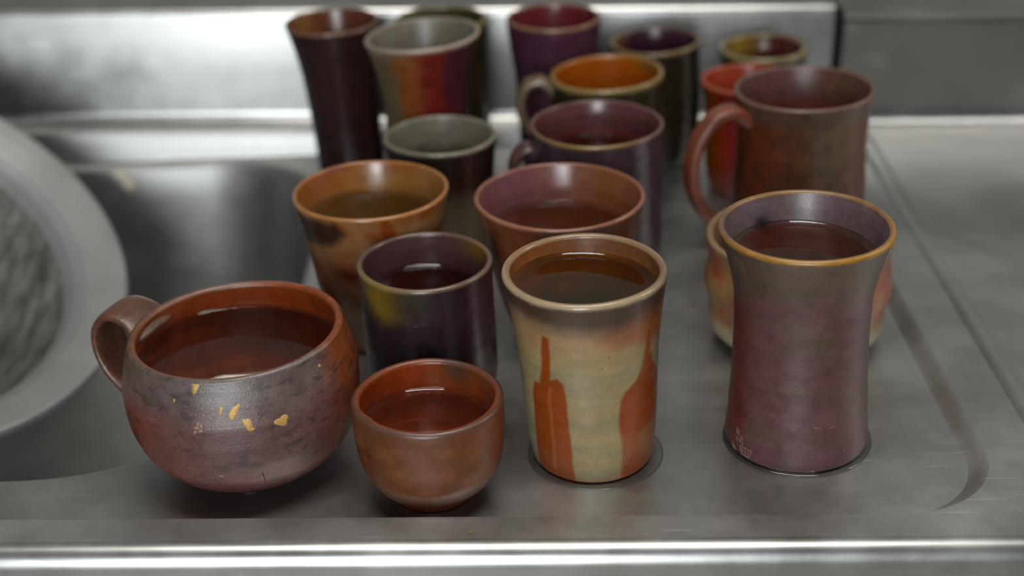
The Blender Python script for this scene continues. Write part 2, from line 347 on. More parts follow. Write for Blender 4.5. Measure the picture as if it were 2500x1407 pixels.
# ------------------------------------------------------------------ pottery
class Pot:
    def __init__(s, name, label, cat, rim_x, y, prof, colf, mat, wall=3.6, lip=None, floor=9.0, nseg=160, npr=70,
                 lean=0.0, rimtilt=0.0, wob=0.008, seed=1, water=None, ridge=0.15, foot=0.0, deform=None, group='stoneware cups on the draining board', lipflat=1.0):
        H = prof[-1][0]; s.H = H; s.prof = prof; s.wall = wall; s.floor = floor; s.seed = seed; s.lean = lean
        s.zs = [q[0] for q in prof]; s.rs = [q[1] for q in prof]
        s.rimtilt = rimtilt; s.wob = wob; s.ridge = ridge; s.deform = deform
        x = rim_x + H * 1e-3 * math.sin(SLOPE) + lean * 1e-3
        s.root = empty(name, (x, y, zdeck(x) + 0.0002), (0, -SLOPE, 0))
        tag(s.root, label, cat, group)
        lip = lip or wall; s.lip = lip
        # rows: bottom centre, foot, outside up, lip, inside down, floor centre
        R0 = s.rs[0]
        row_z, row_r, ins = [], [], []
        for r in np.linspace(0.5, R0 - 0.8, 6): row_z.append(0.6 if r < R0 - 2.5 else 0.0); row_r.append(r); ins.append(0)
        zz = H - lip * 0.5 * lipflat
        zo = np.concatenate([np.linspace(0, 6, 9)[:-1], np.linspace(6, zz, npr)])
        for z in zo: row_z.append(z); row_r.append(None); ins.append(0)
        for k in range(1, 12):
            a = PI * k / 12; row_z.append(('lip', a)); row_r.append(None); ins.append(0.5 if k > 5 else 0)
        zi = np.linspace(zz, floor + 5, int(npr * 0.8))
        for z in zi: row_z.append(z); row_r.append('in'); ins.append(1)
        ri0 = float(s.rin(np.array([floor + 5.0]))[0])
        for k in range(1, 7):
            a = PI / 2 * k / 6; row_z.append(floor + 5 - 5 * math.sin(a)); row_r.append(('f', ri0 - 5 * (1 - math.cos(a)))); ins.append(1)
        for t in (0.8, 0.5, 0.25, 0.02): row_z.append(floor); row_r.append(('f', (ri0 - 5) * t)); ins.append(1)
        A = np.linspace(0, 2 * PI, nseg, endpoint=False)
        rows = []
        for z, r in zip(row_z, row_r):
            if isinstance(z, tuple):
                a = z[1]; ro = float(s.rout(np.array([zz]))[0]); zc = zz
                rr = ro - lip / 2 + lip / 2 * math.cos(a); zv = zc + lip / 2 * lipflat * math.sin(a)
            elif r is None: rr = float(s.rout(np.array([z]))[0]); zv = z
            elif r == 'in': rr = float(s.rin(np.array([z]))[0]); zv = z
            elif isinstance(r, tuple): rr = r[1]; zv = z
            else: rr = r; zv = z
            rows.append(s.place(np.full(nseg, rr), np.full(nseg, zv), A))
        V = np.array(rows); P = V.reshape(-1, 3)
        insv = np.repeat(np.array(ins, float), nseg)
        ang = np.degrees(np.arctan2(np.tile(np.sin(A), len(rows)), np.tile(np.cos(A), len(rows))))
        zn = np.repeat(np.array([H - lip * 0.5 + lip * .5 * math.sin(q[1]) if isinstance(q, tuple) else q for q in row_z]), nseg)
        c = colf(ang, zn, insv, P, H)
        s.body = link('body', grid_mesh('body', V * 1e-3, col=saturate(c * 0.49)), mat, s.root)
        if water: s.add_water(water)
    def rout(s, z): return pchip(s.zs, s.rs, z)
    def rin(s, z):
        t = s.lip + (s.wall - s.lip) * np.clip((s.H - z) / 14.0, 0, 1)
        return s.rout(z) - t
    def place(s, r, z, A):
        """A: angle from the front (-Y), positive to the right (+X); mm"""
        sd = s.seed; h = np.clip(z / s.H, 0, 1)
        r = r * (1 + s.wob * h * np.cos(2 * A + sd) + 0.5 * s.wob * np.cos(3 * A + 2.1 * sd + 2 * h))
        r = r + s.ridge * 0.3 * (np.sin(z * 0.61 + sd + 0.25 * np.sin(A + sd)) + 0.6 * np.sin(z * 0.27 + 2 * sd + 0.4 * np.sin(A))) * np.sin(PI * h)
        if s.deform is not None: r = r + s.deform(A, z)
        x = r * np.sin(A) - s.lean * h; y = -r * np.cos(A)
        zz = z + h ** 2 * (x * math.tan(math.radians(s.rimtilt)) + 0.35 * np.sin(3 * A + sd) * min(1, 60 * s.wob))
        return np.stack([x, y, zz], -1)
    def surf(s, a_deg, z, off=0.0):
        a = np.radians(np.atleast_1d(np.asarray(a_deg, float))); z = np.atleast_1d(np.asarray(z, float))
        return s.place(s.rout(z) + off, z, a)
    def add_water(s, zw):
        n = 120; A = np.linspace(0, 2 * PI, n, endpoint=False); rows = []
        t = math.tan(SLOPE)
        R = s.rin(np.full(n, zw))
        for _ in range(3): R = s.rin(zw - (R * np.sin(A)) * t)
        for d in (1.0, .75, .5, .4):
            rr = R * (1 - d); rows.append((rr, zw - rr * np.sin(A) * t))
        for m in np.linspace(9, -0.35, 24):
            rise = 2.6 * np.exp(-max(m, 0) / 2.7)
            Rm = np.minimum(s.rin(zw - (R * np.sin(A)) * t + rise), R); k_ = math.exp(-max(m, 0) / 4.0)
            rr = R + (Rm - R) * k_ - m; rows.append((rr, zw - rr * np.sin(A) * t + rise))
        out = [np.stack([r * np.sin(A) - s.lean * np.clip(zw / s.H, 0, 1), -r * np.cos(A), z], -1) for r, z in rows]
        # wobble of the pot followed at the water line
        V = []
        for (r, z), q in zip(rows, out):
            sc_ = np.clip(r / np.maximum(R, 1e-6), 0, 2)
            pw = s.place(R, np.full(n, zw), A); base = np.stack([R * np.sin(A) - s.lean * zw / s.H, -R * np.cos(A), np.full(n, zw)], -1)
            dq = (pw - base) * sc_[:, None]; dq[:, 2] = 0
            V.append(q + dq)
        # the hidden sides and underside of the water sit just inside the clay
        for k, z in enumerate(np.linspace(zw, s.floor + 3, 8)):
            V.append(s.place(np.full(n, float(s.rin(np.array([z]))[0]) + 1.2), np.full(n, z - 0.5), A))
        V.append(s.place(np.full(n, 1.0), np.full(n, s.floor - 1.5), A))
        o = link('water', grid_mesh('water', np.array(V)[:, ::-1] * 1e-3, cap1=True), M_WATER, s.root)
        o['label'] = 'clear water filling the cup'
    def add_handle(s, path, az, width, thick, col, seed=3, flare=1.35):
        """path: (radial, z) centre line in mm; az: angle from the front, positive right"""
        P = np.array(path, float); d = np.r_[0, np.cumsum(np.hypot(*np.diff(P, axis=0).T))]
        t = np.linspace(0, d[-1], 44)
        def cr(v):
            m = np.gradient(v, d); k = np.clip(np.searchsorted(d, t) - 1, 0, len(d) - 2); h = d[k + 1] - d[k]; u = (t - d[k]) / h
            return (2 * u**3 - 3 * u**2 + 1) * v[k] + (u**3 - 2 * u**2 + u) * h * m[k] + (-2 * u**3 + 3 * u**2) * v[k + 1] + (u**3 - u**2) * h * m[k + 1]
        c = np.stack([cr(P[:, 0]), cr(P[:, 1])], -1); tg = np.gradient(c, axis=0); tg /= np.linalg.norm(tg, axis=1)[:, None]
        nm = np.stack([-tg[:, 1], tg[:, 0]], -1)
        u = t / d[-1]; wd = width / 2 * (1 + (flare - 1) * (2 * np.abs(u - .5)) ** 3); th = thick / 2 * (1 + 0.3 * (2 * np.abs(u - .5)) ** 4)
        B = np.linspace(0, 2 * PI, 28, endpoint=False)
        ex = 0.7
        cb = np.sign(np.cos(B)) * np.abs(np.cos(B)) ** ex; sb = np.sign(np.sin(B)) * np.abs(np.sin(B)) ** ex
        rad = c[:, 0:1] + nm[:, 0:1] * th[:, None] * cb; zz = c[:, 1:2] + nm[:, 1:2] * th[:, None] * cb; lat = wd[:, None] * sb
        a = math.radians(az); er = np.array([math.sin(a), -math.cos(a)]); el = np.array([math.cos(a), math.sin(a)])
        h = np.clip(zz / s.H, 0, 1)
        X = rad * er[0] + lat * el[0] - s.lean * h; Y = rad * er[1] + lat * el[1]
        V = np.stack([X, Y, zz], -1)
        Pm = V.reshape(-1, 3); cc = np.tile(lin(col), (len(Pm), 1)); nn = fbm(Pm, 9, seed)
        cc = saturate(cc * 0.49 * (0.6 + 0.8 * nn)[:, None])
        o = link('handle', grid_mesh('handle', V * 1e-3, col=cc, cap0=True, cap1=True), s.body.data.materials[0], s.root)
        return o

def saturate(c, k=1.18):
    l = (c @ np.array([0.25, 0.6, 0.15]))[:, None]; return np.clip(l + (c - l) * k, 0.002, 1)
def base(c, n): return np.tile(lin(c), (n, 1))
def within(a, c, wd):                       # soft angular window, degrees
    d = np.abs((a - c + 180) % 360 - 180); return np.exp(-(d / wd) ** 2)
def poly_mask(a, z, pts, soft, rmm):
    """signed distance to polygon in (deg, mm) space, degrees scaled to mm"""
    k = rmm * PI / 180; x = a * k; P = np.array(pts, float); P = np.c_[P[:, 0] * k, P[:, 1]]
    ins = np.zeros(len(x), bool); dmin = np.full(len(x), 1e9)
    for i in range(len(P)):
        p, q = P[i], P[(i + 1) % len(P)]; e = q - p
        t = np.clip(((x - p[0]) * e[0] + (z - p[1]) * e[1]) / (e @ e + 1e-9), 0, 1)
        dmin = np.minimum(dmin, np.hypot(x - p[0] - t * e[0], z - p[1] - t * e[1]))
        c = (p[1] > z) != (q[1] > z)
        ins ^= c & (x < (q[0] - p[0]) * (z - p[1]) / (q[1] - p[1] + 1e-12) + p[0])
    sd = np.where(ins, dmin, -dmin); return smooth(-soft, soft, sd)

# ---------------- gold-flecked round mug
def col_mug(a, z, ins, P, H):
    n1 = fbm(P, 16, 1); n2 = fbm(P, 5, 2, 3, (1, 1, 2.2)); n3 = fbm(P, 30, 5)
    c = base((122, 90, 88), len(a))
    c = mixc(c, (138, 96, 92), smooth(34, 14, z + 14 * (n1 - .5)))
    c = mixc(c, (112, 104, 98), smooth(50, 66, z + 22 * (n1 - .5)) * 0.75)
    c = mixc(c, (138, 66, 46), within(a, -60, 30) * smooth(64, 44, z) * smooth(.25, .5, n1))
    c = mixc(c, (150, 74, 36), smooth(46, 74, a + 20 * (n1 - .5)) * 0.9)
    c = mixc(c, (104, 70, 52), within(a, -80, 30) * smooth(55, 66, z) * .8)
    c = mixc(c, (56, 44, 42), smooth(.60, .75, n2) * .5 * smooth(12, 30, z))
    c = mixc(c, (96, 82, 70), smooth(.62, .72, fbm(P, 8, 9)) * .4)
    i = base((164, 76, 22), len(a)); i = mixc(i, (150, 84, 50), smooth(H - 8, H, z) * .6)
    m = smooth(.4, .6, ins)[:, None]; return c * (1 - m) + i * m
mug = Pot('round_mug', 'squat round purple-grey mug with gold flecks and side handle', 'mug', -0.1296, 0.590,
          [(0, 28), (2, 31.5), (6, 38.5), (13, 46), (22, 51.5), (36, 55), (48, 55.5), (60, 53.3), (73, 49.5)], col_mug, M_CLAY_ROUGH,
          wall=4.4, lip=4.2, floor=20, nseg=288, npr=110, rimtilt=1.0, seed=2, water=57, ridge=0.25)
mug.add_handle([(46, 63), (55, 71), (65, 72.5), (73, 66), (75.5, 55), (72, 43), (62, 33), (48, 27)], -112, 23, 5.5, (112, 74, 58))

# ---------------- small footed cup
def col_bowl(a, z, ins, P, H):
    n1 = fbm(P, 12, 3); n2 = fbm(P, 30, 4, 3, (1, 1, 4))
    c = base((128, 80, 52), len(a))
    c = mixc(c, (118, 90, 78), smooth(24, 8, z + 12 * (n1 - .5)))
    c = mixc(c, (112, 66, 38), smooth(.5, .68, n2) * .7)
    c = mixc(c, (140, 72, 48), within(a, 75, 22) * .8); c = mixc(c, (138, 66, 48), within(a, -80, 18) * smooth(40, 20, z))
    c = mixc(c, (96, 72, 64), smooth(H - 4, H, z) * .75)
    c = mixc(c, (140, 62, 34), smooth(6, 4.5, z))
    i = base((170, 76, 26), len(a))
    i = mixc(i, (92, 74, 64), within(a, 155, 18) * smooth(H - 18, H - 4, z) * .9); i = mixc(i, (130, 92, 74), within(a, 118, 20) * smooth(H - 20, H - 4, z) * .7)
    m = smooth(.4, .6, ins)[:, None]; return c * (1 - m) + i * m
def dent_bowl(A, z):
    d = np.degrees(np.abs((A + math.radians(55) + PI) % (2 * PI) - PI)); return -0.9 * np.exp(-(d / 9) ** 2) * smooth(8, 30, z)
Pot('sake_cup', 'small reddish-brown footed cup with rounded sides', 'cup', -0.0388, 0.558,
    [(0, 18.6), (4.2, 19.4), (5.0, 21.5), (7, 25), (12, 29), (20, 32.4), (30, 34), (40, 34.6), (52, 34.5)], col_bowl, M_CLAY, wall=4.2, lip=4.2, floor=14,
    nseg=288, npr=100, seed=4, water=35.5, ridge=0.3, wob=0.012, deform=dent_bowl)

# ---------------- dark barrel cup with ochre patch
def col_dark(a, z, ins, P, H):
    n1 = fbm(P, 14, 6); n2 = fbm(P, 26, 7)
    c = base((54, 38, 46), len(a)); c = mixc(c, (66, 26, 36), within(a, 70, 35) * .8)
    c = mixc(c, (136, 112, 56), within(a, -42, 24) * smooth(52, 68, z + 18 * (n1 - .5)))
    c = mixc(c, (62, 62, 50), within(a, -8, 22) * smooth(58, 74, z + 12 * (n1 - .5)) * .7)
    c = mixc(c, (126, 104, 90), smooth(H - 2.6, H - .6, z))
    c = mixc(c, (150, 128, 84), smooth(H - 3.5, H - 1, z) * within(a, -45, 30))
    i = base((96, 66, 70), len(a)); i = mixc(i, (118, 58, 50), smooth(H - 12, H - 28, z)); i = mixc(i, (138, 108, 60), within(a, 120, 24) * smooth(H - 16, H - 3, z))
    m = smooth(.4, .6, ins)[:, None]; return c * (1 - m) + i * m
Pot('tea_cup', 'dark plum barrel cup with an ochre patch below its rim', 'cup', -0.0437, 0.645,
    [(0, 28), (3, 30), (8, 32), (20, 33.6), (40, 33.7), (62, 33.6), (78, 34.3)], col_dark, M_CLAY_SMOOTH, wall=3.4, lip=3.2, floor=16, nseg=224, npr=90, seed=5,
    water=58.5, lean=1.0)

# ---------------- cream cup with red scorch streaks
def col_cream(a, z, ins, P, H):
    n1 = fbm(P, 14, 8); n2 = fbm(P, 3.5, 9); n3 = fbm(P, 40, 10, 3, (1, 1, 6))
    c = base((190, 168, 128), len(a)); c = mixc(c, (172, 160, 128), smooth(.45, .65, n3) * .7); c = mixc(c, (176, 140, 100), smooth(6, 0, z) * .8)
    c = mixc(c, (192, 150, 118), smooth(62, 80, z) * .6)
    edge = 84 - 3.5 * np.sin(np.radians(a - 10)) + 9 * (n1 - .5)
    c = mixc(c, (176, 112, 82), smooth(-12, 25, a) * smooth(edge - 12, edge - 3, z) * .85); c = mixc(c, (170, 92, 48), within(a, 66, 20) * smooth(edge - 16, edge, z) * .8)
    c = mixc(c, (88, 70, 58), smooth(edge - 8 + 5 * smooth(-10, 60, a), edge + 6 + 5 * smooth(-10, 60, a), z))
    c = mixc(c, (196, 174, 142), smooth(H - 3.6, H - 1.2, z + 1.5 * (n2 - .5)) * .9)
    c = mixc(c, (120, 92, 74), smooth(H - 4, H - 1, z) * within(a, 75, 25) * .6)
    aw = a + 3 + 1.2 * (n2 - .5) + 5 * (n1 - .5); zw = z + 1.2 * (n2 - .5)
    red = (164, 78, 38)
    L1 = [(-33, 81), (-27, 80), (-28.5, 70), (-31, 62), (-32, 56.5), (-26, 58.5), (-20.5, 56.5), (-18.5, 50), (-16.5, 19), (-16, -4), (-62, -4), (-60, 8), (-53, 45), (-50, 52), (-43, 53), (-40, 62), (-36.5, 72)]
    R1 = [(51, 78), (55, 78), (59, 66), (65, 58), (76, 52), (84, 40), (80, 10), (62, -4), (29, -4), (27, 14), (25, 35), (27, 46), (31, 50), (42, 54), (47, 60), (50, 68)]
    c = mixc(c, red, poly_mask(aw, zw, L1, .9, 33) * .95)
    c = mixc(c, red, poly_mask(aw, zw, R1, 1.3, 33) * (.72 + .25 * smooth(.35, .65, n1)))
    c = mixc(c, (196, 122, 84), poly_mask(aw, zw, [(-33.5, 53), (-31, 53), (-34, 5), (-38, 5)], .9, 33) * .65)
    c = mixc(c, (186, 120, 82), within(a, 74, 9) * smooth(30, 4, z) * .6)
    c = mixc(c, (190, 106, 88), poly_mask(aw, zw, [(30, 46), (44, 46), (40, 12), (28, 12)], 3, 33) * .35)
    i = base((172, 96, 36), len(a)); i = mixc(i, (118, 88, 70), smooth(H - 14, H - 5, z) * (.75 - .4 * within(a, -120, 40))); i = mixc(i, (112, 102, 74), smooth(H - 18, H - 34, z + 10 * (n1 - .5)))
    i = mixc(i, (150, 110, 60), smooth(.55, .7, n3) * .5)
    m = smooth(.4, .6, ins)[:, None]; return c * (1 - m) + i * m
cream = Pot('tall_cup', 'cream flared cup with rust-red scorch streaks and dark collar', 'cup', 0.0328, 0.5865,
    [(0, 28), (1.5, 29), (4, 29.4), (16, 30.8), (39, 32.2), (61, 33.3), (79, 35.3), (93, 37.4), (99.5, 38.6)], col_cream, M_CLAY_WET, wall=3.6, lip=4.0, floor=42,
    nseg=320, npr=150, seed=6, water=89, lean=3.0, ridge=0.2)

# ---------------- tall purple tumbler with gold-brown rim
def col_purple(a, z, ins, P, H):
    n1 = fbm(P, 16, 11); n2 = fbm(P, 5, 12); n3 = fbm(P, 34, 13, 3, (1, 1, 3))
    c = base((112, 78, 78), len(a)); c = mixc(c, (102, 84, 70), smooth(.45, .7, n3) * .75)
    c = mixc(c, (98, 82, 66), smooth(84, 98, z + 10 * (n1 - .5)) * .8)
    c = mixc(c, (112, 46, 34), smooth(-48, -74, a + 14 * (n1 - .5)) * smooth(92, 70, z) * .9); c = mixc(c, (122, 72, 40), within(a, -72, 12) * smooth(22, 4, z))
    c = mixc(c, (112, 76, 84), smooth(22, 0, z) * .5)
    c = mixc(c, (184, 138, 72), smooth(H - 3.0, H - 1.4, z + 1.2 * (n2 - .5)))
    c = mixc(c, (120, 86, 64), smooth(H - 4, H - 1.4, z) * within(a, -90, 40) * .7)
    i = base((116, 94, 100), len(a)); i = mixc(i, (108, 96, 84), smooth(.5, .65, n1) * .6); i = mixc(i, (138, 66, 42), smooth(H - 12, H - 18, z + 6 * (n1 - .5)) * (1 - .5 * within(a, 110, 40)))
    i = mixc(i, (96, 82, 66), smooth(H - 26, H - 38, z)); i = mixc(i, (40, 34, 28), within(a, -152, 8) * bump_(z, H - 12, 3) * 1.0)
    m = smooth(.4, .6, ins)[:, None]; return c * (1 - m) + i * m
purple = Pot('tumbler', 'tall waisted purple tumbler with a golden-brown rim', 'tumbler', 0.1342, 0.594,
    [(0, 33), (1.2, 34), (4, 34.4), (15, 33.6), (38, 32.3), (62, 31.7), (78, 32.0), (92, 34.2), (105, 37.8), (114, 41)], col_purple, M_CLAY, wall=3.4, lip=3.4, floor=62,
    nseg=320, npr=140, seed=7, water=98.5, lean=0.8, ridge=0.15)

# ---------------- lumpy pink-beige bowl behind the tumbler
def col_pink(a, z, ins, P, H):
    n1 = fbm(P, 12, 14); n2 = fbm(P, 22, 15)
    c = base((170, 132, 98), len(a)); c = mixc(c, (178, 104, 82), smooth(.42, .6, n1) * smooth(18, 30, z)); c = mixc(c, (190, 180, 152), smooth(22, 14, z + 5 * (n1 - .5)))
    c = mixc(c, (176, 112, 100), within(a, 80, 30) * smooth(44, 54, z) * .8)
    c = mixc(c, (160, 134, 104), smooth(H - 3, H - 1, z))
    i = base((140, 108, 88), len(a)); m = smooth(.4, .6, ins)[:, None]; return c * (1 - m) + i * m
def lump(A, z): return 1.3 * np.sin(z * 0.19 + 0.7 + .6 * np.sin(2 * A)) * smooth(6, 16, z) * smooth(66, 56, z)
Pot('tea_bowl', 'lumpy pink and beige bowl standing behind the tall purple tumbler', 'bowl', 0.1539, 0.694,
    [(0, 33), (2, 38), (6, 43.5), (12, 47), (18, 48.6), (30, 48.6), (45, 48.8), (63, 50)], col_pink, M_CLAY, wall=4.5, lip=4.2, floor=10, nseg=192, npr=70, seed=8, deform=lump, ridge=0)

# ---------------- orange flared cup
def col_orange(a, z, ins, P, H):
    n1 = fbm(P, 14, 16); n2 = fbm(P, 7, 17)
    c = base((172, 124, 88), len(a)); c = mixc(c, (160, 84, 44), smooth(.5, .62, n1) * .7)
    aw = a + 14 * (n1 - .5)
    c = mixc(c, (160, 74, 36), poly_mask(aw, z, [(-70, 60), (-52, 58), (-20, 6), (-40, 0), (-62, 20)], 2.0, 33) * .85)
    c = mixc(c, (150, 70, 36), poly_mask(aw, z, [(5, 92), (16, 92), (34, 62), (26, 60)], 1.6, 38) * .9)
    c = mixc(c, (52, 28, 20), poly_mask(aw, z + 4 * (n2 - .5), [(-75, 86), (-20, 86), (-14, 80), (-30, 70), (-70, 66)], 3.0, 38) * .92)
    c = mixc(c, (40, 20, 15), within(a, -18, 14) * bump_(z, 53, 4.5)); c = mixc(c, (150, 60, 30), within(a, -18, 24) * bump_(z, 53, 9) * .5)
    c = mixc(c, (150, 84, 40), smooth(H - 12, H - 2, z) * within(a, 40, 30) * .7); c = mixc(c, (184, 130, 88), smooth(H - 2.2, H - .8, z))
    i = base((158, 114, 68), len(a)); i = mixc(i, (164, 92, 56), within(a, -125, 35) * smooth(H - 24, H - 6, z) * .8)
    i = mixc(i, (120, 72, 90), within(a, -145, 12) * smooth(H - 4, H - 1, z) * .7); i = mixc(i, (160, 88, 58), within(a, 160, 26) * smooth(H - 10, H - 2, z) * .6)
    m = smooth(.4, .6, ins)[:, None]; return c * (1 - m) + i * m
Pot('flared_cup', 'orange-tan flared cup with scorched brown blotches', 'cup', -0.0760, 0.713,
    [(0, 24), (3, 25), (20, 29.5), (35, 33), (57, 36), (73, 38.4), (89, 42.2)], col_orange, M_CLAY_SMOOTH, wall=3.2, lip=2.8, floor=14, nseg=224, npr=90, seed=9, water=71)

# ---------------- grey-lipped dark cup
def col_grey(a, z, ins, P, H):
    n1 = fbm(P, 14, 18)
    c = base((56, 38, 32), len(a)); c = mixc(c, (150, 138, 114), smooth(60, 46, z + 8 * (n1 - .5))); c = mixc(c, (80, 40, 30), within(a, 25, 25) * bump_(z, 55, 15) * .6); c = mixc(c, (150, 142, 126), smooth(H - 3, H - 1, z))
    i = base((132, 128, 114), len(a))
    m = smooth(.4, .6, ins)[:, None]; return c * (1 - m) + i * m
Pot('grey_lipped_cup', 'dark brown cup with pale lower body and grey inside', 'cup', -0.0427, 0.81,
    [(0, 26), (4, 27), (14, 28), (36, 29.8), (52, 31), (72, 32.8), (82, 34.2)], col_grey, M_CLAY_SMOOTH, wall=3.2, lip=3.0, floor=14, seed=10, water=63)

# ---------------- red-brown open bowl
def col_red(a, z, ins, P, H):
    n1 = fbm(P, 16, 19)
    c = base((140, 86, 62), len(a)); c = mixc(c, (116, 66, 42), smooth(.45, .65, n1) * .6); c = mixc(c, (172, 120, 98), smooth(H - 3, H - 1, z))
    i = base((144, 96, 84), len(a)); i = mixc(i, (122, 80, 90), within(a, -135, 38) * .85); i = mixc(i, (146, 90, 52), within(a, 125, 36) * .8); i = mixc(i, (152, 86, 62), smooth(H - 18, H - 26, z + 6 * (n1 - .5)))
    m = smooth(.4, .6, ins)[:, None]; return c * (1 - m) + i * m
Pot('open_bowl', 'reddish-brown open bowl with a dusky pink inside', 'bowl', 0.0257, 0.705,
    [(0, 23), (3, 24), (8, 27), (24, 33), (41, 37), (58, 40.2), (72, 42.8), (85, 46.2)], col_red, M_CLAY_SMOOTH, wall=3.2, lip=2.8, floor=14, nseg=224, npr=80, seed=11, water=63)

# ---------------- purple straight mug
def col_purp2(a, z, ins, P, H):
    n1 = fbm(P, 18, 20)
    c = base((88, 66, 76), len(a)); c = mixc(c, (70, 60, 62), smooth(.5, .7, n1) * .6); c = mixc(c, (128, 98, 84), smooth(H - 2.4, H - .8, z)); c = mixc(c, (170, 142, 84), smooth(H - 3, H - 1, z) * within(a, -10, 40) * .8)
    i = base((108, 68, 70), len(a)); i = mixc(i, (124, 58, 54), smooth(H - 12, H - 24, z)); m = smooth(.4, .6, ins)[:, None]; return c * (1 - m) + i * m
pm = Pot('straight_mug', 'straight-sided dusky purple mug filled with water', 'mug', 0.0506, 0.80,
    [(0, 35), (3, 37.5), (20, 39), (50, 39), (70, 38.6), (80, 38.7), (89.5, 40.1)], col_purp2, M_CLAY_SMOOTH, wall=3.2, lip=2.6, floor=14, seed=12, water=67)
pm.add_handle([(35, 74), (42, 77), (48.5, 72), (51, 60), (50.5, 44), (47, 30), (36, 22)], -82, 13, 6, (104, 76, 70))

# ---------------- handled mug with orange inside
def col_hm(a, z, ins, P, H):
    n1 = fbm(P, 14, 21)
    c = base((58, 52, 38), len(a)); c = mixc(c, (154, 132, 88), smooth(H - 4.4, H - 2, z))
    i = base((184, 100, 40), len(a)); i = mixc(i, (130, 104, 70), within(a, 120, 26) * smooth(H - 12, H - 3, z) * .8); i = mixc(i, (160, 124, 66), within(a, 180, 60) * smooth(H - 20, H - 30, z) * .8)
    m = smooth(.4, .6, ins)[:, None]; return c * (1 - m) + i * m
hm = Pot('handled_mug', 'dark olive mug with a bright orange inside and looped handle', 'mug', 0.0621, 0.885,
    [(0, 32), (4, 34.5), (20, 36), (50, 36.5), (75, 36.6), (92, 37)], col_hm, M_CLAY_SMOOTH, wall=3.6, lip=3.6, floor=14, seed=13, rimtilt=1.5)
hm.add_handle([(34, 80), (43, 88), (51, 86), (56, 76), (55, 64), (48, 54), (34, 48)], -88, 14, 6.5, (124, 104, 84))

# ---------------- tall dark vase-like beaker
def col_tall(a, z, ins, P, H):
    n1 = fbm(P, 18, 22)
    c = base((56, 32, 34), len(a)); c = mixc(c, (124, 92, 76), smooth(H - 3, H - 1, z))
    i = base((104, 58, 42), len(a)); i = mixc(i, (136, 88, 40), within(a, -115, 30) * .8); m = smooth(.4, .6, ins)[:, None]; return c * (1 - m) + i * m
Pot('beaker', 'very tall dark maroon beaker with a trumpet rim at the sink edge', 'beaker', -0.1207, 0.945,
    [(0, 22.5), (4, 23.5), (18, 23.5), (50, 24), (74, 25), (97, 27.8), (108, 30.2), (115, 32)], col_tall, M_CLAY_SMOOTH, wall=3.2, lip=2.6, floor=14, seed=14, lean=6.0)

# ---------------- flared cup, grey inside, flame-coloured body
def col_flare(a, z, ins, P, H):
    n1 = fbm(P, 16, 23); aw = a + 20 * (n1 - .5)
    c = base((116, 98, 70), len(a)); c = mixc(c, (146, 82, 42), smooth(-38, -18, aw)); c = mixc(c, (128, 42, 26), smooth(-8, 8, aw)); c = mixc(c, (84, 38, 48), smooth(14, 38, aw)); c = mixc(c, (60, 46, 28), smooth(60, 78, aw))
    c = mixc(c, (124, 36, 40), smooth(84, 72, z) * within(a, 22, 18) * .8)
    c = mixc(c, (178, 162, 146), smooth(H - 4, H - 1.5, z)); c = mixc(c, (140, 128, 108), smooth(H - 10, H - 4, z) * within(a, -50, 30) * .7)
    i = base((130, 122, 110), len(a))
    m = smooth(.4, .6, ins)[:, None]; return c * (1 - m) + i * m
Pot('trumpet_cup', 'trumpet-mouthed cup with grey inside and flame-red streaked body', 'cup', -0.0561, 0.885,
    [(0, 25), (4, 26), (50, 27), (73, 27.4), (90, 29), (107, 32.6), (122, 37)], col_flare, M_CLAY, wall=3.4, lip=3.2, floor=14, seed=15, rimtilt=2.6, wob=0.014)

def col_simple(out, rim, inn, extra=None, inx=None, rw=3.0, sd=30):
    def f(a, z, ins, P, H):
        n1 = fbm(P, 15, sd); c = base(out, len(a)); c = c * (0.75 + 0.5 * n1)[:, None]
        if extra: c = mixc(c, extra[0], within(a, extra[1], extra[2]) * .7)
        c = mixc(c, rim, smooth(H - rw, H - rw * .4, z)); i = base(inn, len(a))
        for (cc, ac, wd) in (inx or []): i = mixc(i, cc, within(a, ac, wd) * smooth(H - 26, H - 6, z) * .9)
        m = smooth(.4, .6, ins)[:, None]; return c * (1 - m) + i * m
    return f
Pot('olive_cup', 'olive-rimmed straight cup half hidden behind the trumpet-mouthed cup', 'cup', -0.0480, 0.962,
    [(0, 27), (4, 29), (40, 31), (80, 31), (109, 32)], col_simple((70, 58, 38), (146, 134, 78), (104, 98, 76), None, [((84, 78, 46), 140, 30)], sd=31), M_CLAY_SMOOTH, seed=16, wall=3.2, lip=3)
Pot('plum_cup', 'tall plum cup with a wine-red inside near the backsplash', 'cup', 0.0293, 0.95,
    [(0, 24), (4, 25), (40, 25.8), (65, 27), (95, 30.6), (111, 32.2)], col_simple((84, 50, 68), (146, 112, 84), (116, 48, 56), None, [((122, 58, 40), -60, 50)], sd=32), M_CLAY_SMOOTH, seed=17, wall=3.2, lip=2.8)
Pot('tan_rimmed_cup', 'nearly black cup with a tan rim and dark plum inside', 'cup', 0.1003, 0.962,
    [(0, 26), (4, 29), (20, 31.5), (44, 31.8), (64, 30.8), (78, 30.3), (88, 31.8)], col_simple((48, 40, 28), (134, 112, 80), (66, 36, 50), None, [((140, 100, 56), -105, 24)], rw=4, sd=33), M_CLAY_SMOOTH, seed=18, wall=3.6, lip=3.4, rimtilt=2)
Pot('thick_rimmed_cup', 'olive cup with a thick rounded rim and dark red inside', 'cup', 0.1769, 0.968,
    [(0, 23), (4, 25), (40, 28.4), (65, 28.4), (73, 30.2), (79, 31.6)], col_simple((66, 56, 40), (152, 136, 98), (84, 30, 38), None, [((158, 132, 66), -140, 40)], rw=6, sd=34), M_CLAY_SMOOTH, seed=19, wall=4, lip=4.6)
